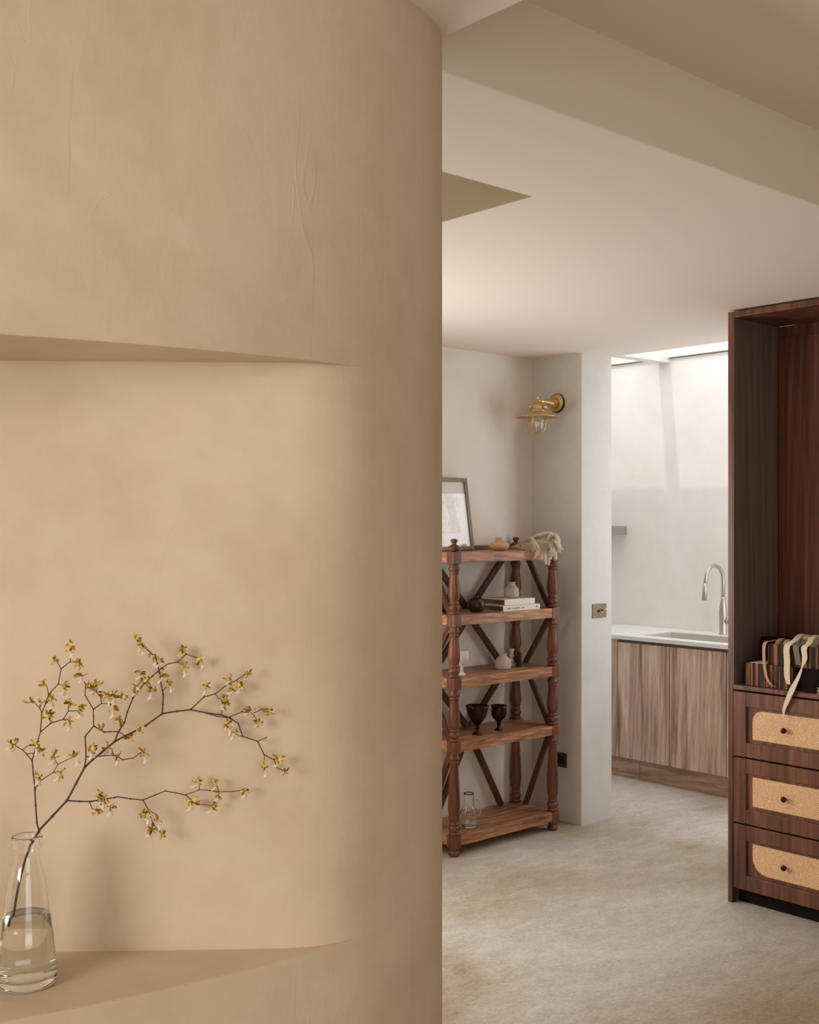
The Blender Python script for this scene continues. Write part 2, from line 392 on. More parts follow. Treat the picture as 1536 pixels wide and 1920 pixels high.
x_l = fr[0].x
bw = MB().box(3.25, 4.13, -0.05, 4.56, 4.3, H+0.02); bw.box(1.3, 4.13, -0.05, 1.75, 4.3, H+0.02); bw.box(1.75, 4.13, -0.05, 3.25, 4.3, 0.85); bw.box(1.75, 4.13, 2.15, 3.25, 4.3, H+0.02)  # unseen opening added for the back fill light
struct(bw, 'wall_back', M['plaster_rack_lit'])
pb = MB().box(4.545, 3.79, -0.03, XE-0.002, 5.2, H+0.01); struct(pb, 'wall_pillar', M['plaster_pale'], bevel=0.008, seg=3)
struct(MB().box(6.18, 2.3, -0.03, 6.32, 5.4, 2.60), 'wall_far', M['plaster_kitchen'])
struct(MB().box(4.7, 5.2, -0.03, 6.3, 5.35, 2.60), 'wall_end', M['plaster_kitchen'])
nw = MB().box(4.75, 2.3, -0.03, 4.95, 2.42, 2.60); nw.box(6.05, 2.3, -0.03, 6.3, 2.42, 2.60); nw.box(4.95, 2.3, -0.03, 6.05, 2.42, 0.9); nw.box(4.95, 2.3, 2.25, 6.05, 2.42, 2.60)
struct(nw, 'wall_near', M['plaster_kitchen'])
struct(MB().box(4.47, -3.2, -0.03, XE-0.002, 2.56, 2.70), 'wall_right', M['wenge'])  # unseen wall, given dark wood to cut light bounced onto the curved wall
# outer walls with window openings behind the camera, the front one added for fill
wf = MB(); wf.box(-2.8, -3.2, -0.03, -1.9, -3.0, 2.7); wf.box(0.7, -3.2, -0.03, 4.6, -3.0, 2.7); wf.box(-1.9, -3.2, -0.03, 0.7, -3.0, 0.4); wf.box(-1.9, -3.2, 2.35, 0.7, -3.0, 2.7)
struct(wf, 'wall_front', M['paint_wall'])
wo = MB(); wo.box(-2.6, -3.1, -0.03, -2.45, 0.2, 2.7); wo.box(-2.6, 1.5, -0.03, -2.45, 3.4, 2.7); wo.box(-2.6, 0.2, -0.03, -2.45, 1.5, 1.0); wo.box(-2.6, 0.2, 2.38, -2.45, 1.5, 2.7)
struct(wo, 'wall_outer', M['paint_wall'])
def window(name, x0, y0, z0, x1, y1, z1, axis, n):
    t = bpy.data.objects.new(name, None); COL.objects.link(t); t['kind'] = 'structure'
    f = MB(); b = 0.05
    if axis == 'x':
        f.box(x0, y0, z0, x1, y0+b, z1); f.box(x0, y1-b, z0, x1, y1, z1); f.box(x0, y0, z0, x1, y1, z0+b); f.box(x0, y0, z1-b, x1, y1, z1)
        for k in range(1, n): yy = y0+(y1-y0)*k/n; f.box(x0, yy-b/2, z0, x1, yy+b/2, z1)
        g = MB().box((x0+x1)/2-0.003, y0+b, z0+b, (x0+x1)/2+0.003, y1-b, z1-b)
    elif axis == 'y':
        f.box(x0, y0, z0, x0+b, y1, z1); f.box(x1-b, y0, z0, x1, y1, z1); f.box(x0, y0, z0, x1, y1, z0+b); f.box(x0, y0, z1-b, x1, y1, z1)
        for k in range(1, n): xx = x0+(x1-x0)*k/n; f.box(xx-b/2, y0, z0, xx+b/2, y1, z1)
        g = MB().box(x0+b, (y0+y1)/2-0.003, z0+b, x1-b, (y0+y1)/2+0.003, z1-b)
    f.build('window_frame', M['white_frame'], t); g.build('pane', M['pane'], t)
window('window_1', -2.56, 0.2, 1.0, -2.50, 1.5, 2.38, 'x', 2)
window('fill_window_front', -1.9, -3.13, 0.4, 0.7, -3.07, 2.35, 'y', 3)  # unseen window added to go with the front fill light
window('window_4', 4.95, 2.33, 0.9, 6.05, 2.39, 2.25, 'y', 2)
window('fill_window_back', 1.75, 4.18, 0.85, 3.25, 4.24, 2.15, 'y', 2)  # unseen window added to go with the back fill light
# rooflight over the kitchen
t = bpy.data.objects.new('window_3', None); COL.objects.link(t); t['kind'] = 'structure'
f = MB(); zg = 2.575
f.box(XE, 2.3, zg, XE+0.05, 5.35, zg+0.10); f.box(6.15, 2.3, zg+0.03, 6.32, 5.35, zg+0.10); f.box(XE, 2.3, zg+0.03, 6.3, 2.45, zg+0.1); f.box(XE, 5.17, zg+0.03, 6.3, 5.35, zg+0.1)
f.build('window_frame', M['white_frame'], t)
MB().box(XE, 4.42, zg, 6.18, 4.51, zg+0.08).build('glazing_bar', M['white_frame'], t)
MB().box(XE, 3.15, zg, 6.18, 3.24, zg+0.08).build('glazing_bar', M['white_frame'], t)
MB().box(5.10, 2.4, zg+0.01, 5.18, 5.2, zg+0.07).build('glazing_bar', M['white_frame'], t)
MB().box(XE+0.05, 2.45, zg+0.085, 6.15, 5.17, zg+0.091).build('pane', M['pane'], t)
# upstand between the low ceiling and the rooflight
struct(MB().box(XE-0.1, 2.3, H+0.001, XE, 5.35, 2.76), 'trim_1', M['paint_ceiling'])

# ------------------------------------------------------------------ wardrobe
WX, WY0, WY1 = 4.09, 1.668, 2.640
wr = thing('wardrobe', 'tall dark brown open wardrobe with cane-fronted drawers, touching the ceiling', 'wardrobe', (WX, (WY0+WY1)/2, 0))
O = wr.location.copy()
def wb(mb, name, mat, parent=wr, bevel=0.0015): return mb.build(name, mat, parent, off=O, bevel=bevel)
wb(MB().box(WX, WY1-0.022, 0, WX+0.36, WY1, 2.404), 'side_panel', M['wenge'])
wb(MB().box(WX, WY0, 0, WX+0.36, WY0+0.022, 2.404), 'side_panel', M['wenge'])
wb(MB().box(WX, WY0+0.022, 2.380, WX+0.345, WY1-0.022, 2.404), 'top_panel', M['wenge'])
wb(MB().box(WX+0.001, WY1-0.0225, 0.89, WX+0.339, WY1-0.026, 2.379), 'side_lining', M['wenge_reflect'], bevel=0)
bp = MB().box(WX+0.345, WY0+0.022, 0.06, WX+0.36, WY1-0.022, 2.38)
bp.box(WX+0.338, WY0+0.03, 0.889, WX+0.346, WY1-0.03, 2.33)
wb(bp, 'back_panel', M['wenge'])
wb(MB().box(WX+0.001, WY0+0.022, 0.869, WX+0.344, WY1-0.022, 0.888), 'shelf', M['wenge'])
wb(MB().box(WX+0.045, WY0+0.022, 0.0, WX+0.06, WY1-0.022, 0.058), 'plinth', M['dark_box'])
YM = (WY0+WY1)/2
def rr(y0, y1, z0, z1, rads, n=8):
    # rounded rectangle in (y, z); rads for corners (y1,z1),(y0,z1),(y0,z0),(y1,z0)
    pts = []
    for (cy, cz, sa, r, sy, sz) in ((y1, z1, 0, rads[0], -1, -1), (y0, z1, 90, rads[1], 1, -1), (y0, z0, 180, rads[2], 1, 1), (y1, z0, 270, rads[3], -1, 1)):
        for k in range(n+1):
            a = math.radians(sa+90*k/n); pts.append((cy+sy*r+math.cos(a)*r, cz+sz*r+math.sin(a)*r))
    return pts
rows_z = [(0.600, 0.862), (0.331, 0.593), (0.063, 0.324)]
for col_i, (ya, yb) in enumerate(((YM+0.0015, WY1-0.0225), (WY0+0.0225, YM-0.0015))):
    for r_i, (za, zb) in enumerate(rows_z):
        y0, y1 = ya+0.001, yb-0.001; s_ = 0.058
        fz = MB(); xf = WX+0.002
        fz.box(xf, y1-s_, za, xf+0.02, y1, zb); fz.box(xf, y0, za, xf+0.02, y0+s_, zb)
        fz.box(xf, y0+s_, zb-s_, xf+0.02, y1-s_, zb); fz.box(xf, y0+s_, za, xf+0.02, y1-s_, za+s_)
        dr = wb(fz, 'drawer', M['wenge'])
        iy0, iy1, iz0, iz1 = y0+s_, y1-s_, za+s_, zb-s_
        wb(MB().box(xf+0.010, iy0, iz0, xf+0.018, iy1, iz1), 'drawer_panel', M['wenge'], dr, bevel=0)
        R3 = 0.066; q = 0.004
        # the cane panel's outer corners are rounded on the top and bottom drawers
        L = (q, q, q, q)
        if r_i == 0: L = (0.045, q, q, q) if col_i == 0 else (q, 0.045, q, q)
        if r_i == 2: L = (q, q, q, R3) if col_i == 0 else (q, q, R3, q)
        wb(MB().prism_x(rr(iy0+0.022, iy1-0.026, iz0+0.016, iz1-0.012, L), xf+0.0075, xf+0.0105), 'cane_panel', M['rattan'], dr, bevel=0)
        kc = ((iy0+iy1)/2, (iz0+iz1)/2)
        kb = MB().lathe([(0.004, 0.010), (0.004, 0.0), (0.0095, -0.003), (0.0115, -0.008), (0.0105, -0.013), (0.006, -0.016), (0, -0.0165)], 16, (xf, kc[0], kc[1]), axis='x')
        wb(kb, 'knob', M['bronze'], dr, bevel=0)

# boxes and ribbons on the wardrobe shelf
SZ = 0.8885
def openbox(x0, y0, z0, x1, y1, z1, t=0.006):
    b = MB().box(x0, y0, z0, x1, y1, z0+t)
    b.box(x0, y0, z0+t, x0+t, y1, z1); b.box(x1-t, y0, z0+t, x1, y1, z1)
    b.box(x0+t, y0, z0+t, x1-t, y0+t, z1); b.box(x0+t, y1-t, z0+t, x1-t, y1, z1); return b
def box_thing(name, label, x0, y0, z0, x1, y1, z1, mat, open_=True, group=None):
    l = Vector(((x0+x1)/2, (y0+y1)/2, z0))
    mb = openbox(x0, y0, z0, x1, y1, z1) if open_ else MB().box(x0, y0, z0, x1, y1, z1)
    return tag(mb.build(name, mat, None, l, off=l, bevel=0.001), label, 'box', group)
box_thing('wooden_box', 'striped dark wooden box, lower left one on the wardrobe shelf', 4.115, 2.367, SZ, 4.255, 2.576, 0.980, M['zebra'], False)
box_thing('wooden_box', 'plain black block added in the dark gap at the right under the box of ribbons', 4.140, 2.215, SZ, 4.255, 2.364, 0.980, M['dark_box'], False)  # added support; its black stands in for the dark void here
box_thing('wooden_box', 'striped dark wooden box full of ribbon rolls, stacked on the others', 4.118, 2.257, 0.9805, 4.245, 2.477, 1.064, M['zebra'])
box_thing('wooden_tray', 'small black upright block standing behind the box of ribbons', 4.27, 2.44, SZ, 4.34, 2.60, 1.070, M['dark_box'], False)
lp = Vector((4.16, 2.52, 0.9803)); tag(MB().box(-0.04, -0.035, 0, 0.04, 0.035, 0.0015).build('card', M['paper'], None, lp), 'thin white card lying on the lower striped wooden box', 'card')
def roll(label, y, r, wd, mat, tail=None, tw=None, x=4.185, rot=0.0, wdirs=None, tmat=None):
    z0 = 0.9868; t = thing('ribbon_roll', label, 'ribbon', (x, y, z0), 'ribbon rolls in the striped box')
    a = 0.012
    pr = [(r*0.45, -wd/2), (r, -wd/2), (r, wd/2), (r*0.45, wd/2), (r*0.45, -wd/2)]
    mb = MB()
    n = 28; vs = []; fs = []
    for rr_, yy in pr[:4]:
        for i in range(n): an = 2*PI*i/n; vs.append((rr_*math.cos(an), yy, r+rr_*math.sin(an)))
    for j in range(4):
        for i in range(n): fs.append((j*n+i, j*n+(i+1) % n, ((j+1) % 4)*n+(i+1) % n, ((j+1) % 4)*n+i))
    mb.add(vs, fs, False); mb.build('ribbon_coil', mat, t, bevel=0.0008)
    if tail:
        P = catmull([Vector(p)-t.location for p in tail], 6)
        ws = []
        m = len(tail)
        for i in range(m-1):
            for k in range(6): ws.append(tw[i]*(1-k/6)+tw[i+1]*k/6)
        ws.append(tw[-1])
        MB().strip(P, ws, wdirs or (0.15, 1, 0), 0.0007).build('ribbon_tail', tmat or mat, t)
    return t
XR = 4.110
def rx(px, py, X=XR): return on_X(px, py, X)
roll('peach brown ribbon roll at the left end of the box, tail looping down', 2.452, 0.0475, 0.020, M['r_peach'],
     [(4.150, 2.448, 1.078), (4.125, 2.462, 1.075), rx(1434, 1207, 4.108), rx(1433, 1240, 4.106), rx(1437, 1268, 4.104), rx(1446, 1284, 4.102), rx(1455, 1287, 4.100)], [0.012, 0.016, 0.016, 0.014, 0.013, 0.012, 0.008])
roll('small silver grey ribbon roll second from the left in the box', 2.424, 0.046, 0.012, M['r_silver'])
roll('small silver ribbon roll in the middle of the box', 2.397, 0.0455, 0.018, M['r_silver'])
roll('tall cream ribbon roll with a wide tail hanging straight down', 2.362, 0.0595, 0.026, M['r_silver'],
     [(4.150, 2.362, 1.098), (4.126, 2.362, 1.085), rx(1476, 1212), rx(1476, 1240), rx(1476, 1268), rx(1479, 1283, 4.104)], [0.026, 0.028, 0.029, 0.029, 0.027, 0.016], tmat=M['r_cream'])
roll('sand coloured ribbon roll with a short grey tail', 2.333, 0.0585, 0.024, M['r_sand'],
     [(4.140, 2.330, 1.090), (4.124, 2.328, 1.075), rx(1493, 1212), rx(1495, 1230), rx(1498, 1247)], [0.024, 0.026, 0.028, 0.027, 0.026], tmat=M['r_greygreen'])
roll('ivory ribbon roll at the right, its long twisted tail reaching the top drawer', 2.302, 0.0595, 0.026, M['r_ivory'],
     [(4.150, 2.305, 1.098), (4.124, 2.302, 1.078), rx(1508, 1215), rx(1509, 1235), rx(1504, 1252, 4.095), rx(1497, 1270, 4.085), rx(1486, 1292, 4.078), rx(1476, 1315, 4.078), rx(1470, 1332, 4.080), rx(1470, 1346, 4.082)],
     [0.026, 0.028, 0.028, 0.024, 0.007, 0.016, 0.026, 0.022, 0.013, 0.003])
l = on_X(1512, 1202, 4.19); ts = MB(); ts.tube([(0, 0.012, -0.012), (0, 0, 0), (0, -0.018, 0.006)], 0.0008, 5)
for k in range(26):
    a = random.uniform(-.35, .35); b = random.uniform(-.3, .3)
    ts.tube([(0, -0.004, 0.002), (b*0.01, -0.02, 0.006+a*0.014), (b*0.02, -0.036, 0.009+a*0.022)], [0.0009, 0.0011, 0.0004], 4)
tag(ts.build('tassel', M['r_sand'], None, l), 'small frayed sand coloured tassel poking out right of the ribbon rolls', 'tassel')
for k, (zz, lab) in enumerate(((SZ, 'lower thin white notebook at the right edge of the wardrobe shelf'), (SZ+0.0125, 'upper thin white notebook at the right edge of the wardrobe shelf'))):
    t = thing('notebook', lab, 'notebook', (4.15, 2.17, zz), 'notebooks on the wardrobe shelf')
    c_ = MB().box(-0.05, -0.085, 0, 0.05, 0.085, 0.0018); c_.box(-0.05, -0.085, 0.0095, 0.05, 0.085, 0.0112); c_.build('cover', M['cover_white'], t)
    MB().box(-0.047, -0.082, 0.0018, 0.046, 0.082, 0.0095).build('pages', M['cover_dark'], t)

# ------------------------------------------------------------------ kitchen run
KX = 5.58; ky = [4.370, 3.993, 3.6135, 3.236]
def cabinet(label, y1, y0, doors):
    t = thing('kitchen_cabinet', label, 'cabinet', (KX, (y0+y1)/2, 0.125)); o = t.location
    MB().box(KX+0.02, y0, 0.122, 6.16, y1, 0.70).build('body', M['walnut'], t, off=o)
    e = MB(); e.box(KX+0.02, y0, 0.70, KX+0.035, y1, 0.838); e.build('rail', M['wenge_reflect'], t, off=o)
    for (a, b) in doors: MB().box(KX, b+0.0022, 0.125, KX+0.02, a-0.0022, 0.820).build('door', M['walnut'], t, off=o, bevel=0.001)
cabinet('walnut two-door sink cabinet under the white worktop', ky[0], ky[2]+0.001, [(ky[0], ky[1]), (ky[1], ky[2]+0.001)])
cabinet('walnut kitchen cabinet mostly hidden behind the dark wardrobe', ky[2]-0.001, 2.43, [(ky[2]-0.001, ky[3]), (ky[3], 2.85), (2.85, 2.43)])
l = Vector((KX+0.005, 4.40, 0.122)); t = tag(MB().box(0, -0.029, 0, 0.02, 0.79, 0.716).build('filler_panel', M['walnut'], None, l, bevel=0.001), 'narrow walnut filler panel left of the sink cabinet, beside the pale pillar', 'panel')
t = thing('kickboard', 'walnut kickboard along the floor under the kitchen cabinets', 'kickboard', (KX+0.05, 3.8, 0)); o = t.location
MB().box(KX+0.05, 4.245, 0, KX+0.066, 5.19, 0.121).build('plank', M['walnut_h'], t, off=o, bevel=0.001)
MB().box(KX+0.052, 2.43, 0, KX+0.066, 4.244, 0.121).build('plank', M['walnut_h'], t, off=o, bevel=0.001)
# worktop with a cut-out, sink, mixer tap
sx0, sx1, sy0, sy1 = 5.665, 5.985, 3.62, 4.270
l = Vector((5.87, 3.8, 0.840)); mb = MB()
for b in ((5.562, 2.425, sx0, 5.195), (sx1, 2.425, 6.178, 5.195), (sx0, 2.425, sx1, sy0), (sx0, sy1, sx1, 5.195)): mb.box(b[0], b[1], 0.840, b[2], b[3], 0.863)
tag(mb.build('worktop', M['white_stone'], None, l, off=l), 'thin white stone worktop running along the kitchen wall', 'worktop')
t = thing('sink', 'rectangular brushed steel sink set into the white worktop', 'sink', (5.825, 3.945, 0.70)); o = t.location
mb = MB(); g = 0.0015; zb_, zt_ = 0.705, 0.861
mb.box(sx0+g, sy0+g, zb_, sx1-g, sy1-g, zb_+0.003)
for b in ((sx0+g, sy0+g, sx0+0.006, sy1-g), (sx1-0.006, sy0+g, sx1-g, sy1-g), (sx0+0.006, sy0+g, sx1-0.006, sy0+0.006), (sx0+0.006, sy1-0.006, sx1-0.006, sy1-g)): mb.box(b[0], b[1], zb_+0.003, b[2], b[3], zt_)
mb.build('basin', M['sink_steel'], t, off=o)
MB().lathe([(0.0, 0), (0.035, 0), (0.035, 0.003), (0.02, 0.0035), (0.018, 0.001), (0, 0.001)], 20, (5.83, 3.94, zb_+0.0032)).build('drain', M['steel'], t, off=o)
tp = Vector((6.075, 3.955, 0.8632)); t = thing('kitchen_tap', 'brushed nickel gooseneck mixer tap behind the sink', 'tap', tp)
MB().lathe([(0.026, 0), (0.026, 0.006), (0.0235, 0.010), (0.0235, 0.10), (0.026, 0.125), (0.022, 0.165), (0.0145, 0.205), (0.014, 0.23)], 24).build('tap_body', M['steel'], t)
arc = [Vector((0, 0, 0.22)), Vector((0, 0, 0.31))]
Rg = 0.092
for k in range(0, 13): a = PI*k/12*0.94; arc.append(Vector((-Rg+Rg*math.cos(a), 0, 0.33+Rg*math.sin(a)*1.0)))
arc.append(arc[-1]+Vector((-0.006, 0, -0.04)))
sp = MB().tube(arc, 0.0115, 14).build('spout', M['steel'], t)
MB().tube([arc[-1]+Vector((0, 0, 0.012)), arc[-1]+Vector((-0.004, 0, -0.03)), arc[-1]+Vector((-0.010, 0, -0.090))], [0.0135, 0.0145, 0.0155], 16).build('spray_head', M['steel'], t)
MB().tube([(0, -0.018, 0.083), (0, -0.05, 0.083)], 0.0165, 16).build('lever_hub', M['steel'], t)
MB().tube([(0, -0.045, 0.088), (-0.01, -0.09, 0.094), (-0.02, -0.135, 0.096)], [0.006, 0.005, 0.005], 10).build('lever', M['steel'], t)
l = Vector((6.08, 4.86, 1.462)); tag(MB().box(-0.10, -0.096, 0, 0.0995, 0.33, 0.058).build('wall_shelf', M['steel_shelf'], None, l, bevel=0.001), 'short grey floating shelf end on the kitchen wall beside the pillar', 'shelf')

# switch and socket plates
pc = Vector((4.686, 3.7895, 1.089)); t = thing('light_switch', 'square antique brass toggle switch plate on the pale pillar', 'switch', pc)
MB().box(-0.056, -0.004, -0.0365, 0.056, 0, 0.0365).build('plate', M['antique'], t, bevel=0.001)
for dx in (-0.044, 0.044): MB().lathe([(0.0035, 0.003), (0.0035, -0.0055), (0, -0.006)], 12, (dx, 0, 0), axis='y').build('screw', M['brass_light'], t)
for dx, dz in ((-0.008, 0.002), (0.016, -0.002)):
    MB().lathe([(0.0065, 0), (0.0065, -0.008), (0.004, -0.008)], 14, (dx, 0, 0), axis='y').build('collar', M['bronze'], t)
    MB().tube([(dx, -0.007, 0), (dx+0.004, -0.018, -dz*2.5), (dx+0.009, -0.026, -dz*4)], [0.0025, 0.003, 0.004], 10).build('toggle', M['brass_light'], t)
pc = Vector((4.5445, 3.922, 0.317)); t = thing('wall_socket', 'dark bronze socket plate low on the wall behind the rack', 'socket', pc)
MB().box(-0.005, -0.037, -0.037, 0, 0.037, 0.037).build('plate', plain('socket_bronze', hexc(92, 68, 48), 0.45, 0.5), t, bevel=0.001)
MB().box(-0.008, -0.022, -0.022, -0.003, 0.022, 0.022).build('insert', M['black'], t, bevel=0.001)

# ------------------------------------------------------------------ wall lamp
lx, ly = 4.388, 3.950
t = thing('wall_lamp', 'brass ship-style wall lamp with wide shade and caged glass', 'lamp', (4.545, ly, 2.167)); o = t.location
def lb(mb, n, mat, p=None): return mb.build(n, mat, p or t, off=o)
lb(MB().lathe([(0.050, -0.0005), (0.050, -0.006), (0.046, -0.008)], 36, (4.545, ly, 2.165), axis='x'), 'gasket', M['black'])
lb(MB().lathe([(0.047, -0.007), (0.047, -0.013), (0.043, -0.017), (0.030, -0.019), (0.024, -0.022)], 36, (4.545, ly, 2.167), axis='x'), 'wall_plate', M['brass'])
lb(MB().tube([(4.526, ly, 2.163), (4.512, ly, 2.163), (4.49, ly, 2.164), (4.46, ly, 2.166), (4.43, ly, 2.167), (4.39, ly, 2.167)], [0.030, 0.024, 0.0165, 0.013, 0.011, 0.0105], 20), 'arm', M['brass'])
zt = 2.116
lb(MB().lathe([(0.0, 2.190), (0.006, 2.189), (0.009, 2.184), (0.006, 2.179), (0.006, 2.176), (0.010, 2.174), (0.012, 2.156), (0.018, 2.153), (0.024, 2.150), (0.030, 2.140), (0.034, 2.130), (0.036, 2.122), (0.043, 2.120), (0.046, 2.112)][::-1], 32, (lx, ly, 0)), 'cap', M['brass'])
for k in range(3):
    a = 2*PI*k/3+0.9; x, y = lx+0.044*math.cos(a), ly+0.044*math.sin(a)
    nb = MB().lathe([(0.004, 2.110), (0.004, 2.128), (0.006, 2.129), (0.006, 2.134), (0, 2.136)], 10, (x, y, 0))
    nb.box(x-0.009, y-0.002, 2.128, x+0.009, y+0.002, 2.137); lb(nb, 'wing_nut', M['brass'])
sh = [(0.036, 2.113), (0.055, 2.110), (0.080, 2.101), (0.100, 2.090), (0.1115, 2.083), (0.1115, 2.0815), (0.100, 2.087), (0.080, 2.097), (0.055, 2.105), (0.036, 2.107), (0.036, 2.113)]
sm_ = MB(); n = 48; vs = []; fs = []
for r, z in sh[:-1]:
    for i in range(n): vs.append((lx+r*math.cos(2*PI*i/n), ly+r*math.sin(2*PI*i/n), z))
k_ = len(sh)-1
for j in range(k_):
    for i in range(n): fs.append((j*n+i, j*n+(i+1) % n, ((j+1) % k_)*n+(i+1) % n, ((j+1) % k_)*n+i))
lb(sm_.add(vs, fs, True), 'shade', M['brass_light'])
gp = [(0.038, 2.106), (0.038, 2.05), (0.037, 2.036), (0.032, 2.020), (0.022, 2.008), (0.010, 2.003), (0, 2.002)]
gi = [(max(r-0.002, 0), z+0.0015) for r, z in gp[::-1]]
lb(MB().lathe(gp+gi, 32, (lx, ly, 0)), 'glass_dome', M['glass'])
cg = MB()
for k in range(4):
    a = PI*k/4+0.35 if False else PI*k/2+0.62
    ca, sa = math.cos(a), math.sin(a)
    cg.tube([(lx+r*ca, ly+r*sa, z) for r, z in ((0.0435, 2.112), (0.0435, 2.05), (0.042, 2.034), (0.036, 2.014), (0.024, 2.000), (0.010, 1.994), (0, 1.993))], 0.0018, 8)
lb(cg, 'cage', M['brass'])
ring = [(lx+0.0435*math.cos(2*PI*i/36), ly+0.0435*math.sin(2*PI*i/36), 2.060) for i in range(37)]
lb(MB().tube(ring, 0.0018, 8, cap=False), 'cage_ring', M['brass'])
lb(MB().lathe([(0.012, 2.104), (0.012, 2.085), (0.018, 2.070), (0.020, 2.055), (0.016, 2.040), (0, 2.033)], 20, (lx, ly, 0)), 'bulb', plain('frosted_bulb', hexc(235, 228, 215), 0.3))

# ------------------------------------------------------------------ turned wood rack
RX, RY = 3.694, 3.840; RW, RD = 0.687, 0.252
rk = thing('shelf_rack', 'turned-leg brown wooden rack with five shelves and diagonal braces', 'shelf', (RX, RY, 0))
lev = [(0.048, 0.094), (0.482, 0.526), (0.776, 0.823), (1.069, 1.116), (1.360, 1.407)]
def leg_mesh():
    m = MB()
    pr = [(0.018, 0.0), (0.024, 0.003), (0.027, 0.012), (0.025, 0.020), (0.018, 0.026), (0.021, 0.030), (0.024, 0.036), (0.026, 0.043)]
    m.lathe(pr, 20)
    def turn(z0, z1):
        L = z1-z0
        p = [(0.022, z0), (0.027, z0+0.004), (0.027, z0+0.010), (0.021, z0+0.014), (0.023, z0+0.019), (0.0285, z0+0.028), (0.0265, z0+0.038), (0.020, z0+0.045), (0.025, z0+0.049), (0.025, z0+0.054), (0.0205, z0+0.058)]
        b0, b1 = z0+0.062, z1-0.046
        for tt, r in ((0, 0.0215), (0.10, 0.0265), (0.25, 0.0290), (0.45, 0.0275), (0.65, 0.0245), (0.85, 0.0215), (1, 0.0205)): p.append((r, b0+(b1-b0)*tt))
        p += [(0.0235, z1-0.043), (0.0235, z1-0.037), (0.021, z1-0.034), (0.027, z1-0.027), (0.0275, z1-0.020), (0.023, z1-0.012), (0.022, z1)]
        m.lathe(p, 20)
    for i in range(4): turn(lev[i][1]+0.004, lev[i+1][0]-0.006)
    h = 0.0245
    for a, b in lev: m.box(-h, -h, a-0.006, h, h, b+0.004)
    zf = 1.411
    m.lathe([(0.020, zf), (0.025, zf+0.004), (0.0295, zf+0.014), (0.026, zf+0.025), (0.014, zf+0.031), (0.010, zf+0.036), (0.012, zf+0.041), (0.0175, zf+0.048), (0.0175, zf+0.054), (0.010, zf+0.059), (0, zf+0.060)], 20)
    return m
l0 = leg_mesh().build('leg', M['rack_leg'], rk, (0, 0, 0), bevel=0.0018)
for (x, y) in ((RW, 0), (0, RD), (RW, RD)):
    o = l0.copy(); COL.objects.link(o); o.parent = rk; o.location = (x, y, 0)
for a, b in lev:
    MB().box(-0.02, -0.021, a, RW+0.02, RD+0.021, b).build('shelf', M['rack_wood'], rk, bevel=0.002)
MB().box(0.027, RD+0.006, 1.4072, RW-0.027, RD+0.02, 1.430).build('back_rail', M['rack_leg'], rk, bevel=0.002)
cx = RW/2
for i in range(4):
    z0, z1 = lev[i][1], lev[i+1][0]; up = i in (1, 3)     # up: opens upward to the legs
    for sg in (-1, 1):
        a = (cx+sg*0.006, RD, z0) if up else (cx+sg*0.235, RD, z0)
        b = (cx+sg*0.238, RD, z1) if up else (cx+sg*0.012, RD, z1)
        if i in (3, 1): a, b = (cx+sg*0.010, RD, z0), (cx+sg*0.245, RD, z1)
        MB().beam(a, b, (0, 1, 0), 0.030, 0.016).build('brace', M['brace_wood'], rk)
    for x in (0, RW):
        ya, yb = (0.022, 0.165) if i in (1, 3) else (0.185, 0.022)
        MB().beam((x, ya, z0), (x, yb, z1), (1, 0, 0), 0.026, 0.016).build('brace', M['brace_wood'], rk)

# ------------------------------------------------------------------ things on the rack
Zs = [b for a, b in lev]; E = 0.0004
def pot(name, label, cat, px, Y, z, prof, mat, wall=0.003, n=32, group=None):
    r = (px-768)/F; yc = Y/(CS-r*SN); p = W(r*yc, yc, z+E)
    inner = [(max(rr_-wall, 0.001), zz) for rr_, zz in prof[::-1]]
    inner = [(a, max(b, prof[0][1]+wall)) for a, b in inner][:-1]+[(0, prof[0][1]+wall)]
    m = MB().lathe([(0, 0)]+prof+[(prof[-1][0]-wall*0.5, prof[-1][1]+wall*0.3)]+inner, n)
    return tag(m.build(name, mat, None, p), label, cat, group)
pot('squat_vase', 'squat pale terracotta vase on top of the rack', 'vase', 936, 3.915, Zs[4],
    [(0.022, 0), (0.036, 0.005), (0.046, 0.014), (0.051, 0.024), (0.049, 0.031), (0.040, 0.039), (0.026, 0.046), (0.0175, 0.052), (0.0155, 0.058), (0.0175, 0.064)], M['terracotta'])
pot('round_pot', 'small round dark brown pot beside the books', 'pot', 893, 3.905, Zs[3],
    [(0.022, 0), (0.034, 0.008), (0.042, 0.024), (0.0435, 0.038), (0.040, 0.052), (0.030, 0.064), (0.018, 0.070), (0.012, 0.073), (0.014, 0.079)], M['pot_dark'])
pot('round_pot', 'black round pot half hidden behind the left front leg of the rack', 'pot', 840.5, 3.935, Zs[3],
    [(0.018, 0), (0.028, 0.008), (0.034, 0.024), (0.035, 0.040), (0.032, 0.056), (0.026, 0.070), (0.016, 0.077), (0.012, 0.081), (0.015, 0.087)], M['bronze'])
def book(label, x0, y0, z, wx, dy, th, spine=None):
    t = thing('book', label, 'book', (x0, y0, z+E), 'books stacked on the rack')
    cv = MB(); cv.box(0, 0, 0, wx, dy, 0.0022); cv.box(0, 0, th-0.0022, wx, dy, th); cv.box(0, 0, 0.0022, wx, 0.003, th-0.0022)
    cv.build('cover', M['cover_white'], t)
    MB().box(0.003, 0.003, 0.0022, wx-0.003, dy-0.004, th-0.0022).build('pages', M['cover_dark'], t)
    return t
b1 = book('lower, wider white book with dark lettering on its spine', 4.016, 3.832, Zs[3], 0.262, 0.20, 0.0265)
book('upper plain white book lying on the lettered one', 4.040, 3.846, Zs[3]+0.0275, 0.215, 0.18, 0.0285)
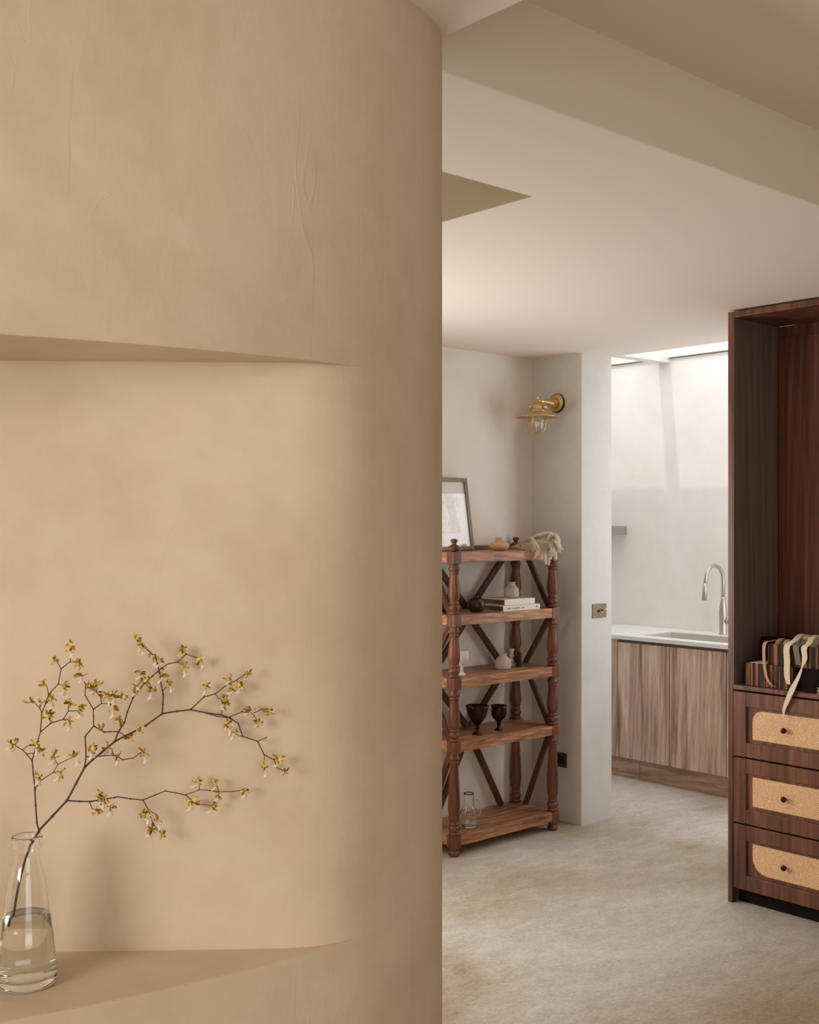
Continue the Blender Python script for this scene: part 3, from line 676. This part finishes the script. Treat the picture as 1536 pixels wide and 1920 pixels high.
# spine lettering: small dark glyph strokes, a longer title, a shorter name and a round mark
ink = MB(); random.seed(11)
def glyphs(x, n, h, gap):
    for k in range(n):
        wq = h*random.uniform(0.45, 0.75); z = 0.010
        ty = random.choice('IEOLNT')
        s = h*0.16
        if ty in 'IELN': ink.box(x, -0.0004, z, x+s, 0, z+h)
        if ty in 'EL': ink.box(x, -0.0004, z, x+wq, 0, z+s)
        if ty in 'ET': ink.box(x, -0.0004, z+h-s, x+wq, 0, z+h)
        if ty in 'E': ink.box(x, -0.0004, z+h*0.45, x+wq*0.8, 0, z+h*0.45+s)
        if ty in 'N': ink.box(x+wq-s, -0.0004, z, x+wq, 0, z+h)
        if ty in 'T': ink.box(x+wq/2-s/2, -0.0004, z, x+wq/2+s/2, 0, z+h)
        if ty in 'O':
            ink.box(x, -0.0004, z, x+s, 0, z+h); ink.box(x+wq-s, -0.0004, z, x+wq, 0, z+h); ink.box(x, -0.0004, z, x+wq, 0, z+s); ink.box(x, -0.0004, z+h-s, x+wq, 0, z+h)
        x += wq+gap
    return x
x = glyphs(0.022, 6, 0.0065, 0.0012); x = glyphs(x+0.008, 11, 0.0065, 0.0012); x = glyphs(x+0.016, 5, 0.005, 0.001)
ink.lathe([(0.0045, 0), (0.0045, -0.0004), (0, -0.0004)], 14, (0.237, 0, 0.0135), axis='y')
ink.build('spine_lettering', M['ink'], b1)['kind'] = 'stuff'
ribbed = [(0.030, 0), (0.036, 0.004), (0.0375, 0.012), (0.0365, 0.030), (0.0345, 0.046), (0.0275, 0.054), (0.0195, 0.062), (0.0160, 0.066), (0.0165, 0.070), (0.0215, 0.0765)]
pot('ribbed_vase', 'ribbed off-white bottle vase standing on the books', 'vase', 959.5, 3.925, Zs[3]+0.0565, ribbed, M['ceramic'])
pot('ribbed_vase', 'ribbed off-white bottle vase on the middle shelf beside a white candlestick', 'vase', 943.5, 3.925, Zs[2], [(r*1.06, z*1.02) for r, z in ribbed], M['ceramic'])
gob = [(0.020, 0), (0.019, 0.005), (0.010, 0.012), (0.006, 0.022), (0.008, 0.030), (0.006, 0.038), (0.010, 0.046), (0.024, 0.060), (0.033, 0.078), (0.0345, 0.094), (0.031, 0.108), (0.033, 0.118)]
def goblet(label, px, Y, z, prof, mat, wall=0.0025):
    r = (px-768)/F; yc = Y/(CS-r*SN); p = W(r*yc, yc, z+E)
    i0 = max(i for i, (a, b) in enumerate(prof) if b < 0.05*1.0)
    inner = [(max(a-wall, 0.002), b) for a, b in prof[i0+1:]][::-1]+[(0, prof[i0+1][1]-0.004)]
    m = MB().lathe([(0, 0)]+prof+inner, 32)
    return tag(m.build('goblet', mat, None, p), label, 'goblet')
goblet('white ceramic goblet behind the left front leg of the rack', 866, 3.90, Zs[2], gob, M['ceramic_white'])
cs = [(0.014, 0), (0.015, 0.004), (0.008, 0.010), (0.0075, 0.018), (0.012, 0.022), (0.012, 0.027), (0.0075, 0.032), (0.0085, 0.045), (0.0125, 0.048), (0.0125, 0.053), (0.008, 0.058), (0.009, 0.070), (0.013, 0.078), (0.015, 0.086), (0.011, 0.086)]
pot('candlestick', 'short white turned candlestick on the middle shelf', 'candlestick', 959.5, 3.985, Zs[2], cs, M['ceramic_white'], 0.002, 20)
cs2 = [(0.017, 0), (0.018, 0.004), (0.010, 0.009), (0.013, 0.014), (0.013, 0.020), (0.008, 0.025), (0.0135, 0.031), (0.0135, 0.037), (0.008, 0.042), (0.012, 0.049), (0.011, 0.056), (0.013, 0.064), (0.009, 0.068)]
pot('candlestick', 'short black turned candlestick on the middle shelf', 'candlestick', 973.5, 3.945, Zs[2], cs2, M['black'], 0.002, 20)
goblet('wide-mouthed black metal goblet on the fourth shelf down', 895, 3.915, Zs[1],
       [(0.026, 0), (0.024, 0.005), (0.012, 0.012), (0.008, 0.022), (0.011, 0.030), (0.009, 0.038), (0.014, 0.048), (0.030, 0.066), (0.043, 0.088), (0.050, 0.112), (0.053, 0.128), (0.057, 0.139)], M['bronze'])
goblet('narrower dark bronze goblet, right of the wide one', 935.5, 3.925, Zs[1],
       [(0.022, 0), (0.020, 0.005), (0.009, 0.012), (0.007, 0.020), (0.010, 0.027), (0.009, 0.034), (0.013, 0.045), (0.030, 0.060), (0.037, 0.076), (0.038, 0.095), (0.036, 0.108), (0.040, 0.122)], M['bronze'])
# glass jug on the lowest shelf
r = (879-768)/F; Yj = 3.905; yc = Yj/(CS-r*SN); p = W(r*yc, yc, Zs[0]+E)
t = thing('glass_jug', 'clear glass jug with a side handle, half full, on the lowest shelf', 'jug', p)
jp = [(0, 0), (0.034, 0), (0.040, 0.006), (0.043, 0.030), (0.043, 0.060), (0.039, 0.080), (0.028, 0.098), (0.0242, 0.112), (0.0236, 0.135), (0.0238, 0.155), (0.0246, 0.163)]
ji = [(a-0.0022, b+0.000) for a, b in jp[3:]][::-1]+[(0.036, 0.010), (0, 0.010)]
MB().lathe(jp+ji, 36).build('jug_body', M['glass'], t)
MB().lathe([(0, 0.0099), (0.0361, 0.0099), (0.0381, 0.012), (0.04085, 0.030), (0.04085, 0.060), (0.0373, 0.078), (0, 0.078)], 36).build('water', M['water'], t)
hd = Vector((CS, -SN, 0)); MB().tube(catmull([hd*0.026+Vector((0, 0, 0.115)), hd*0.040+Vector((0, 0, 0.128)), hd*0.052+Vector((0, 0, 0.118)), hd*0.056+Vector((0, 0, 0.090)), hd*0.052+Vector((0, 0, 0.062)), hd*0.0425+Vector((0, 0, 0.052))], 5), 0.0042, 10).build('handle', M['glass'], t)

# framed print leaning on the wall
pb_ = Vector((4.017, 4.040, Zs[4]+0.0015)); Wd, Hh = 0.42, 0.360; lean = math.atan2(0.055, 0.355)
t = thing('framed_print', 'framed pale print with white mount leaning on the wall, on top of the rack', 'picture', pb_)
t.rotation_euler = (-lean, 0, 0)
mb = MB(); fw = 0.019
mb.box(-Wd, -0.012, 0, 0, 0.010, fw); mb.box(-Wd, -0.012, Hh-fw, 0, 0.010, Hh); mb.box(-fw, -0.012, fw, 0, 0.010, Hh-fw); mb.box(-Wd, -0.012, fw, -Wd+fw, 0.010, Hh-fw)
mb.build('frame', M['frame_wood'], t, bevel=0.001)
MB().box(-Wd+fw, -0.001, fw, -fw, 0.008, Hh-fw).build('mount', M['mat_board'], t)
MB().box(-Wd+0.085, -0.0025, 0.085, -0.070, -0.001, Hh-0.075).build('print', M['art'], t)
ar = MB().add([(-0.16, -0.003, 0.285), (-0.105, -0.003, 0.280), (-0.090, -0.003, 0.16), (-0.075, -0.003, 0.09), (-0.135, -0.003, 0.09), (-0.140, -0.003, 0.17)], [(0, 1, 2, 3, 4, 5)])
ar.build('print_figure', plain('faded_sepia', hexc(204, 186, 166), 0.7, nz=(40, 0.15)), t)
MB().box(-Wd+fw, -0.0075, fw, -fw, -0.0055, Hh-fw).build('glazing', M['pane'], t)

# dried plumes draped over the right front corner of the rack
random.seed(5)
base = Vector((4.27, 3.90, Zs[4]+0.002))
pt = thing('dried_grass_bunch', 'bunch of cream dried grass plumes drooping over the rack corner', 'dried grass', base)
def plume(pts, r, n=620, L=0.010):
    P = catmull([Vector(q)-base for q in pts], 8); m = MB(); m.tube(P, 0.0009, 4)
    rs = []
    for i in range(n):
        u = random.random()**0.85*(len(P)-1.001); k = int(u); p = P[k].lerp(P[k+1], u-k); tan = (P[k+1]-P[k]).normalized()
        env = math.sin(PI*min(max((u/(len(P)-1))*0.86+0.10, 0), 1))**0.7
        for _ in range(3):
            d = Vector((random.gauss(0, 1), random.gauss(0, 1), random.gauss(0, 1))); d = (d-tan*d.dot(tan)).normalized()
            q = p+d*random.uniform(0, r*0.6)*env
            e = q+(d*random.uniform(0.5, 1.0)*r+tan*L*random.uniform(0.3, 0.9))*env
            e.z -= 0.002*env
            sd_ = tan.cross(d)*0.0019
            rs.append((q-sd_, q+sd_, e))
    for a, b, c_ in rs: m.add([a, b, c_], [(0, 1, 2)])
    m.build('plume', M['pampas'], pt, fix=False)
D1 = 5.70
PL = [([(968, 1024, 5.80), (990, 1012, 5.80), (1012, 1003, 5.78), (1030, 1003, 5.76), (1042, 1010, 5.74)], 0.011),
      ([(985, 1016, 5.76), (1010, 1008, 5.74), (1032, 1006, 5.72), (1047, 1015, 5.70)], 0.013),
      ([(1000, 1010, 5.74), (1020, 1002, 5.72), (1036, 1004, 5.70), (1050, 1018, 5.70)], 0.013),
      ([(990, 1020, 5.72), (1010, 1016, 5.70), (1030, 1018, 5.68), (1045, 1024, 5.66), (1056, 1030, 5.66)], 0.010),
      ([(998, 1008, 5.72), (1002, 1018, 5.66), (1008, 1030, 5.62), (1003, 1046, 5.61)], 0.011),
      ([(1008, 1014, 5.72), (1018, 1026, 5.66), (1022, 1040, 5.63), (1024, 1058, 5.63)], 0.012),
      ([(1015, 1014, 5.72), (1028, 1026, 5.66), (1030, 1042, 5.64), (1029, 1060, 5.64)], 0.012),
      ([(1022, 1012, 5.72), (1034, 1022, 5.66), (1040, 1036, 5.65), (1043, 1050, 5.66)], 0.012),
      ([(960, 1027, 5.74), (970, 1026, 5.72), (980, 1029, 5.70), (986, 1033, 5.68)], 0.008),
      ([(985, 1022, 5.70), (993, 1024, 5.68), (998, 1028, 5.66), (1000, 1034, 5.64)], 0.008),
      ([(1005, 1020, 5.70), (1015, 1028, 5.66), (1018, 1036, 5.63), (1016, 1050, 5.62)], 0.009),
      ([(1030, 1010, 5.70), (1040, 1014, 5.68), (1048, 1022, 5.68), (1050, 1036, 5.70)], 0.010),
      ([(1026, 1016, 5.70), (1034, 1006, 5.68), (1044, 1008, 5.67), (1049, 1018, 5.68)], 0.016),
      ([(1030, 1022, 5.68), (1040, 1016, 5.66), (1048, 1024, 5.66), (1046, 1034, 5.66)], 0.015),
      ([(1016, 1022, 5.68), (1026, 1020, 5.66), (1034, 1030, 5.64), (1034, 1044, 5.64)], 0.015),
      ([(1000, 1022, 5.70), (1020, 1020, 5.68), (1036, 1026, 5.66), (1044, 1038, 5.66)], 0.011)]
for q, r in PL: plume([at_d(a, b, d) for a, b, d in q], r)
for k in range(9):
    y = random.uniform(-4, 4); P = [at_d(938+random.uniform(0, 14), 1030+y*0.3, 5.80-k*0.012), at_d(965, 1024+y*0.5, 5.78-k*0.01), at_d(990, 1014+y, 5.74), at_d(1012, 1008+y, 5.72)]
    MB().tube(catmull([p-base for p in P], 4), 0.0009, 5).build('stalk', M['straw'], pt)

# ------------------------------------------------------------------ bottle on the ledge with the flowering branch
Bd = 1.622; bc = at_d(50.5, 1800, Bd); bl = Vector((bc.x, bc.y, ZL+0.0005))
t = thing('glass_bottle', 'clear conical glass bottle half full of water on the niche ledge', 'bottle', bl)
bo = [(0, 0), (0.036, 0), (0.040, 0.003), (0.0412, 0.009), (0.0408, 0.018), (0.0383, 0.045), (0.0345, 0.078), (0.0310, 0.1035), (0.0285, 0.128), (0.0262, 0.146), (0.0225, 0.160), (0.0190, 0.172), (0.0178, 0.184), (0.0180, 0.190), (0.0206, 0.1925), (0.0215, 0.1965), (0.0200, 0.2000), (0.0210, 0.2030), (0.0213, 0.206), (0.0200, 0.2085)]
bi = [(a-0.0020, b) for a, b in bo[4:-1]][::-1]
bi = [(min(a, 0.0165), b) if b > 0.184 else (a, b) for a, b in bi]+[(0.0365, 0.0135), (0.033, 0.0115), (0, 0.0125)]
MB().lathe(bo+[(0.0178, 0.2085)]+bi, 56).build('bottle_glass', M['glass'], t)
WL = 0.098
wv = [(0, 0.0123), (0.0335, 0.0113), (0.0367, 0.0137), (0.0390, 0.018), (0.03651, 0.045), (0.03272, 0.078), (0.02975, WL), (0, WL)]
MB().lathe(wv, 56).build('water', M['water'], t)

S = 560/1536
def cp(x, y, d=None):
    px, py = x*S, 1160+y*S
    if d is None:
        # the spray leans back towards the niche wall as it spreads to the right
        d = 1.622+0.108*min(max((px-75)/260, -0.25), 1.0)
    return at_d(px, py, d)
org = cp(200, 1090)
br = thing('flowering_branch', 'thin dark branch with small ochre and white orchid blossoms, in the bottle', 'branch', org)
chains = [
 ([(200,1090),(270,1015),(345,935),(390,850),(435,765),(475,727),(520,690),(590,632),(640,605),(695,578),(750,550),(835,488),(910,476),(980,468),(1060,484),(1140,495),(1185,512),(1225,538),(1248,605),(1325,630),(1360,702),(1410,725),(1425,768)], 0.0017, 0.0008),
 ([(200,1090),(190,1050),(183,960),(180,880),(172,800),(165,730),(192,635),(208,583),(215,485),(235,435),(250,390),(300,335),(315,258),(362,220),(360,175),(362,150)], 0.0012, 0.0006),
 ([(180,880),(205,835),(275,790),(298,750),(340,728),(385,708)], 0.0008, 0.0005), ([(275,790),(312,793)], 0.0006, 0.0005), ([(298,750),(282,725),(275,705)], 0.0006, 0.0005),
 ([(165,730),(135,695),(115,675),(90,660),(68,640)], 0.0008, 0.0006), ([(115,675),(140,656),(185,645)], 0.0006, 0.0005), ([(135,695),(170,692),(210,678)], 0.0006, 0.0005),
 ([(208,583),(262,537),(325,518),(352,475),(410,473),(415,455)], 0.0009, 0.0006), ([(352,475),(350,450),(365,430)], 0.0006, 0.0005), ([(262,537),(252,500)], 0.0006, 0.0005), ([(325,518),(350,530)], 0.0006, 0.0005),
 ([(215,485),(205,460),(175,430),(158,425)], 0.0007, 0.0005), ([(205,460),(215,432)], 0.0006, 0.0005), ([(250,390),(240,345),(230,335)], 0.0006, 0.0005), ([(315,258),(300,232),(280,210)], 0.0006, 0.0005), ([(362,220),(405,228)], 0.0006, 0.0005), ([(300,335),(328,345)], 0.0006, 0.0005), ([(235,435),(262,412)], 0.0006, 0.0005),
 ([(435,765),(443,710),(440,650),(438,605),(482,552),(481,500),(480,465),(438,395),(440,335),(415,300),(415,280)], 0.0012, 0.0006),
 ([(480,465),(522,437),(518,400),(497,380),(500,340)], 0.0009, 0.0006), ([(522,437),(560,438),(580,455)], 0.0007, 0.0005), ([(518,400),(545,388),(585,392),(630,400)], 0.0007, 0.0005), ([(440,335),(465,345)], 0.0006, 0.0005),
 ([(482,552),(535,583),(610,580),(650,608),(668,605)], 0.0010, 0.0006), ([(500,562),(525,558)], 0.0006, 0.0005),
 ([(443,710),(510,707),(583,702),(575,670),(548,660)], 0.0009, 0.0005), ([(583,702),(600,705),(630,725),(687,717),(715,695),(738,690)], 0.0008, 0.0006), ([(490,708),(468,675)], 0.0006, 0.0005),
 ([(590,632),(610,580),(640,535),(655,480),(685,405),(740,335),(785,295),(830,255),(865,232),(915,223),(957,183),(1010,200),(1030,208)], 0.0013, 0.0006),
 ([(685,405),(690,360),(700,352),(728,320),(725,280)], 0.0007, 0.0005), ([(740,335),(752,325)], 0.0006, 0.0005), ([(760,320),(785,362)], 0.0006, 0.0005), ([(640,535),(615,520)], 0.0006, 0.0005),
 ([(835,488),(838,440),(840,390),(828,330),(820,275),(810,235),(795,195),(765,165),(745,145),(715,125),(700,100)], 0.0013, 0.0006), ([(828,320),(845,290)], 0.0006, 0.0005), ([(838,370),(865,340)], 0.0006, 0.0005),
 ([(915,223),(948,240)], 0.0006, 0.0005), ([(957,183),(942,162)], 0.0006, 0.0005),
 ([(980,468),(1050,402),(1108,387),(1170,338),(1215,318),(1255,290),(1275,282)], 0.0010, 0.0006), ([(1050,402),(1058,365),(1062,348)], 0.0006, 0.0005), ([(1108,387),(1125,412),(1150,412)], 0.0006, 0.0005), ([(1170,338),(1182,308)], 0.0006, 0.0005), ([(1190,330),(1195,355),(1235,342)], 0.0006, 0.0005),
 ([(1140,495),(1142,460),(1155,435),(1170,395),(1190,360)], 0.0010, 0.0006),
 ([(1060,486),(1110,500),(1170,510),(1243,480),(1290,484),(1310,500),(1328,530)], 0.0009, 0.0006), ([(1243,480),(1258,463),(1287,466)], 0.0006, 0.0005), ([(1305,485),(1345,467),(1370,463),(1390,475)], 0.0007, 0.0005),
 ([(1170,515),(1165,545)], 0.0006, 0.0005), ([(1248,605),(1228,603),(1198,580)], 0.0007, 0.0005), ([(1325,630),(1375,610)], 0.0008, 0.0007), ([(1360,702),(1358,755)], 0.0006, 0.0005), ([(1410,725),(1432,722)], 0.0006, 0.0005), ([(1425,768),(1460,785)], 0.0005, 0.0004),
 ([(345,935),(410,940),(470,940),(520,930),(590,920),(605,916),(670,926),(735,933),(795,908),(850,886),(905,896),(955,907),(1025,880),(1080,884),(1130,890),(1200,888),(1260,882)], 0.0011, 0.0006),
 ([(460,942),(475,978),(505,990)], 0.0007, 0.0005), ([(500,935),(530,965),(570,965)], 0.0007, 0.0005), ([(520,930),(515,905)], 0.0007, 0.0005),
 ([(735,933),(765,985),(778,1030),(790,1060),(832,1105)], 0.0008, 0.0005), ([(765,985),(805,1008),(810,1040)], 0.0006, 0.0005), ([(765,985),(745,1000)], 0.0006, 0.0005), ([(790,1060),(778,1080)], 0.0006, 0.0005),
 ([(955,907),(985,935),(1010,957),(1050,957),(1097,965)], 0.0008, 0.0006), ([(1025,880),(1025,845)], 0.0006, 0.0005), ([(1125,890),(1118,860),(1103,840)], 0.0006, 0.0005), ([(1125,890),(1125,905)], 0.0006, 0.0005)]
for i, (ch, r0, r1) in enumerate(chains):
    P = [cp(*q)-org for q in ch]; n = len(P)
    R = [r0+(r1-r0)*k/(n-1) for k in range(n)]
    if len(P) < 4: P2, R2 = P, R
    else:
        P2, R2 = [], []
        for k in range(n-1):   # keep the kinked joints, with slight swellings at the nodes
            P2 += [P[k], P[k].lerp(P[k+1], 0.12), P[k].lerp(P[k+1], 0.88)]; R2 += [R[k]*1.35, R[k]*0.95, R[k+1]*0.95]
        P2.append(P[-1]); R2.append(R[-1])
    MB().tube(P2, R2, 7).build('twig', M['stem'], br)
sd_pts = [at_d(74, 1558, 1.622), at_d(57, 1584, 1.615), at_d(46, 1617, 1.612), at_d(35, 1660, 1.612), at_d(25, 1718, 1.614), at_d(22.5, 1740, 1.616)]
MB().tube([p-org for p in catmull(sd_pts, 3)], 0.0017, 8).build('stem', M['stem'], br)

def blossom_mesh(seed):
    rnd = random.Random(seed); m = MB()
    for k in range(8):
        a = 2*PI*k/8+rnd.uniform(-0.3, 0.3); el = rnd.uniform(-0.2, 0.9); L = rnd.uniform(0.0065, 0.0092); curl = rnd.uniform(0.8, 2.4)*rnd.choice((1, 1, 1, -1))
        p = Vector((0, 0, 0)); d = Vector((math.cos(a)*math.cos(el), math.sin(a)*math.cos(el), math.sin(el)))
        sd_ = Vector((-math.sin(a), math.cos(a), 0)); pts = [p.copy()]; steps = 5
        for s_ in range(steps):
            ax = sd_; d = Matrix.Rotation(curl/steps, 3, ax) @ d; p = p+d*L/steps; pts.append(p.copy())
        ws = [0.0010, 0.0021, 0.0027, 0.0026, 0.0020, 0.0007]
        m.strip(pts, ws, sd_, 0.0004)
    m.lathe([(0, -0.0015), (0.0011, -0.0008), (0.0012, 0.0006), (0, 0.0016)], 8)
    return m
def lip_mesh(seed):
    rnd = random.Random(seed); m = MB()
    for sg in (-1, 1):
        P = [Vector((0, 0, 0)), Vector((sg*0.0008, 0.001, -0.0028)), Vector((sg*0.0020, 0.0018, -0.0050)), Vector((sg*0.0030, 0.0016, -0.0066))]
        m.strip(P, [0.0012, 0.0026, 0.0044, 0.0028], (1, 0.3*sg, 0.3), 0.0004)
    return m
BL = [blossom_mesh(s_).build('blossom', M['petal'], None, fix=False).data for s_ in range(6)]
LP = [lip_mesh(s_).build('lip', M['lip'], None, fix=False).data for s_ in range(2)]
for o in [o for o in COL.objects if o.name.startswith(('blossom', 'lip'))]: bpy.data.objects.remove(o)
pos = [(365,145),(280,210),(405,228),(228,335),(328,345),(158,425),(215,432),(262,412),(252,495),(365,428),(415,455),(350,525),(68,640),(185,645),(210,678),(275,705),(385,705),(197,810),(312,793),(415,280),(462,345),(500,335),(540,385),(585,390),(630,400),(580,455),(525,558),(615,515),(468,668),(548,665),(600,705),(738,690),(668,605),(725,572),(712,125),(735,142),(795,195),(820,215),(725,275),(700,352),(752,325),(785,365),(840,285),(865,335),(942,160),(1030,208),(948,245),(1062,345),(1180,305),(1275,280),(1235,340),(1195,355),(1150,410),(1165,435),(1287,468),(1390,475),(1328,530),(1165,545),(1198,580),(1358,760),(1432,722),(1462,785),(515,905),(545,935),(570,965),(505,990),(1020,835),(1103,840),(1125,905),(990,938),(1097,965),(1260,880),(742,1005),(810,1040),(778,1080),(832,1108),(700,98),(480,350),(555,400),(530,925)]
rnd = random.Random(3)
for i, (x, y) in enumerate(pos):
    o = bpy.data.objects.new('blossom', BL[i % 6]); COL.objects.link(o); o.parent = br; o.location = cp(x, y)-org-W(0, 0.001)
    o.rotation_euler = (rnd.uniform(0, 6.28), rnd.uniform(0, 6.28), rnd.uniform(0, 6.28)); s_ = rnd.uniform(1.15, 1.5); o.scale = (s_,)*3
    if rnd.random() < 0.75:
        q = bpy.data.objects.new('lip', LP[i % 2]); COL.objects.link(q); q.parent = o
        inv = o.rotation_euler.to_matrix().inverted()
        q.rotation_euler = (inv @ Matrix.Rotation(rnd.uniform(-0.9, 0.9), 3, W(0, 1))).to_euler()
        q.location = inv @ Vector((rnd.uniform(-0.002, 0.002), rnd.uniform(-0.002, 0.0), -0.0035))
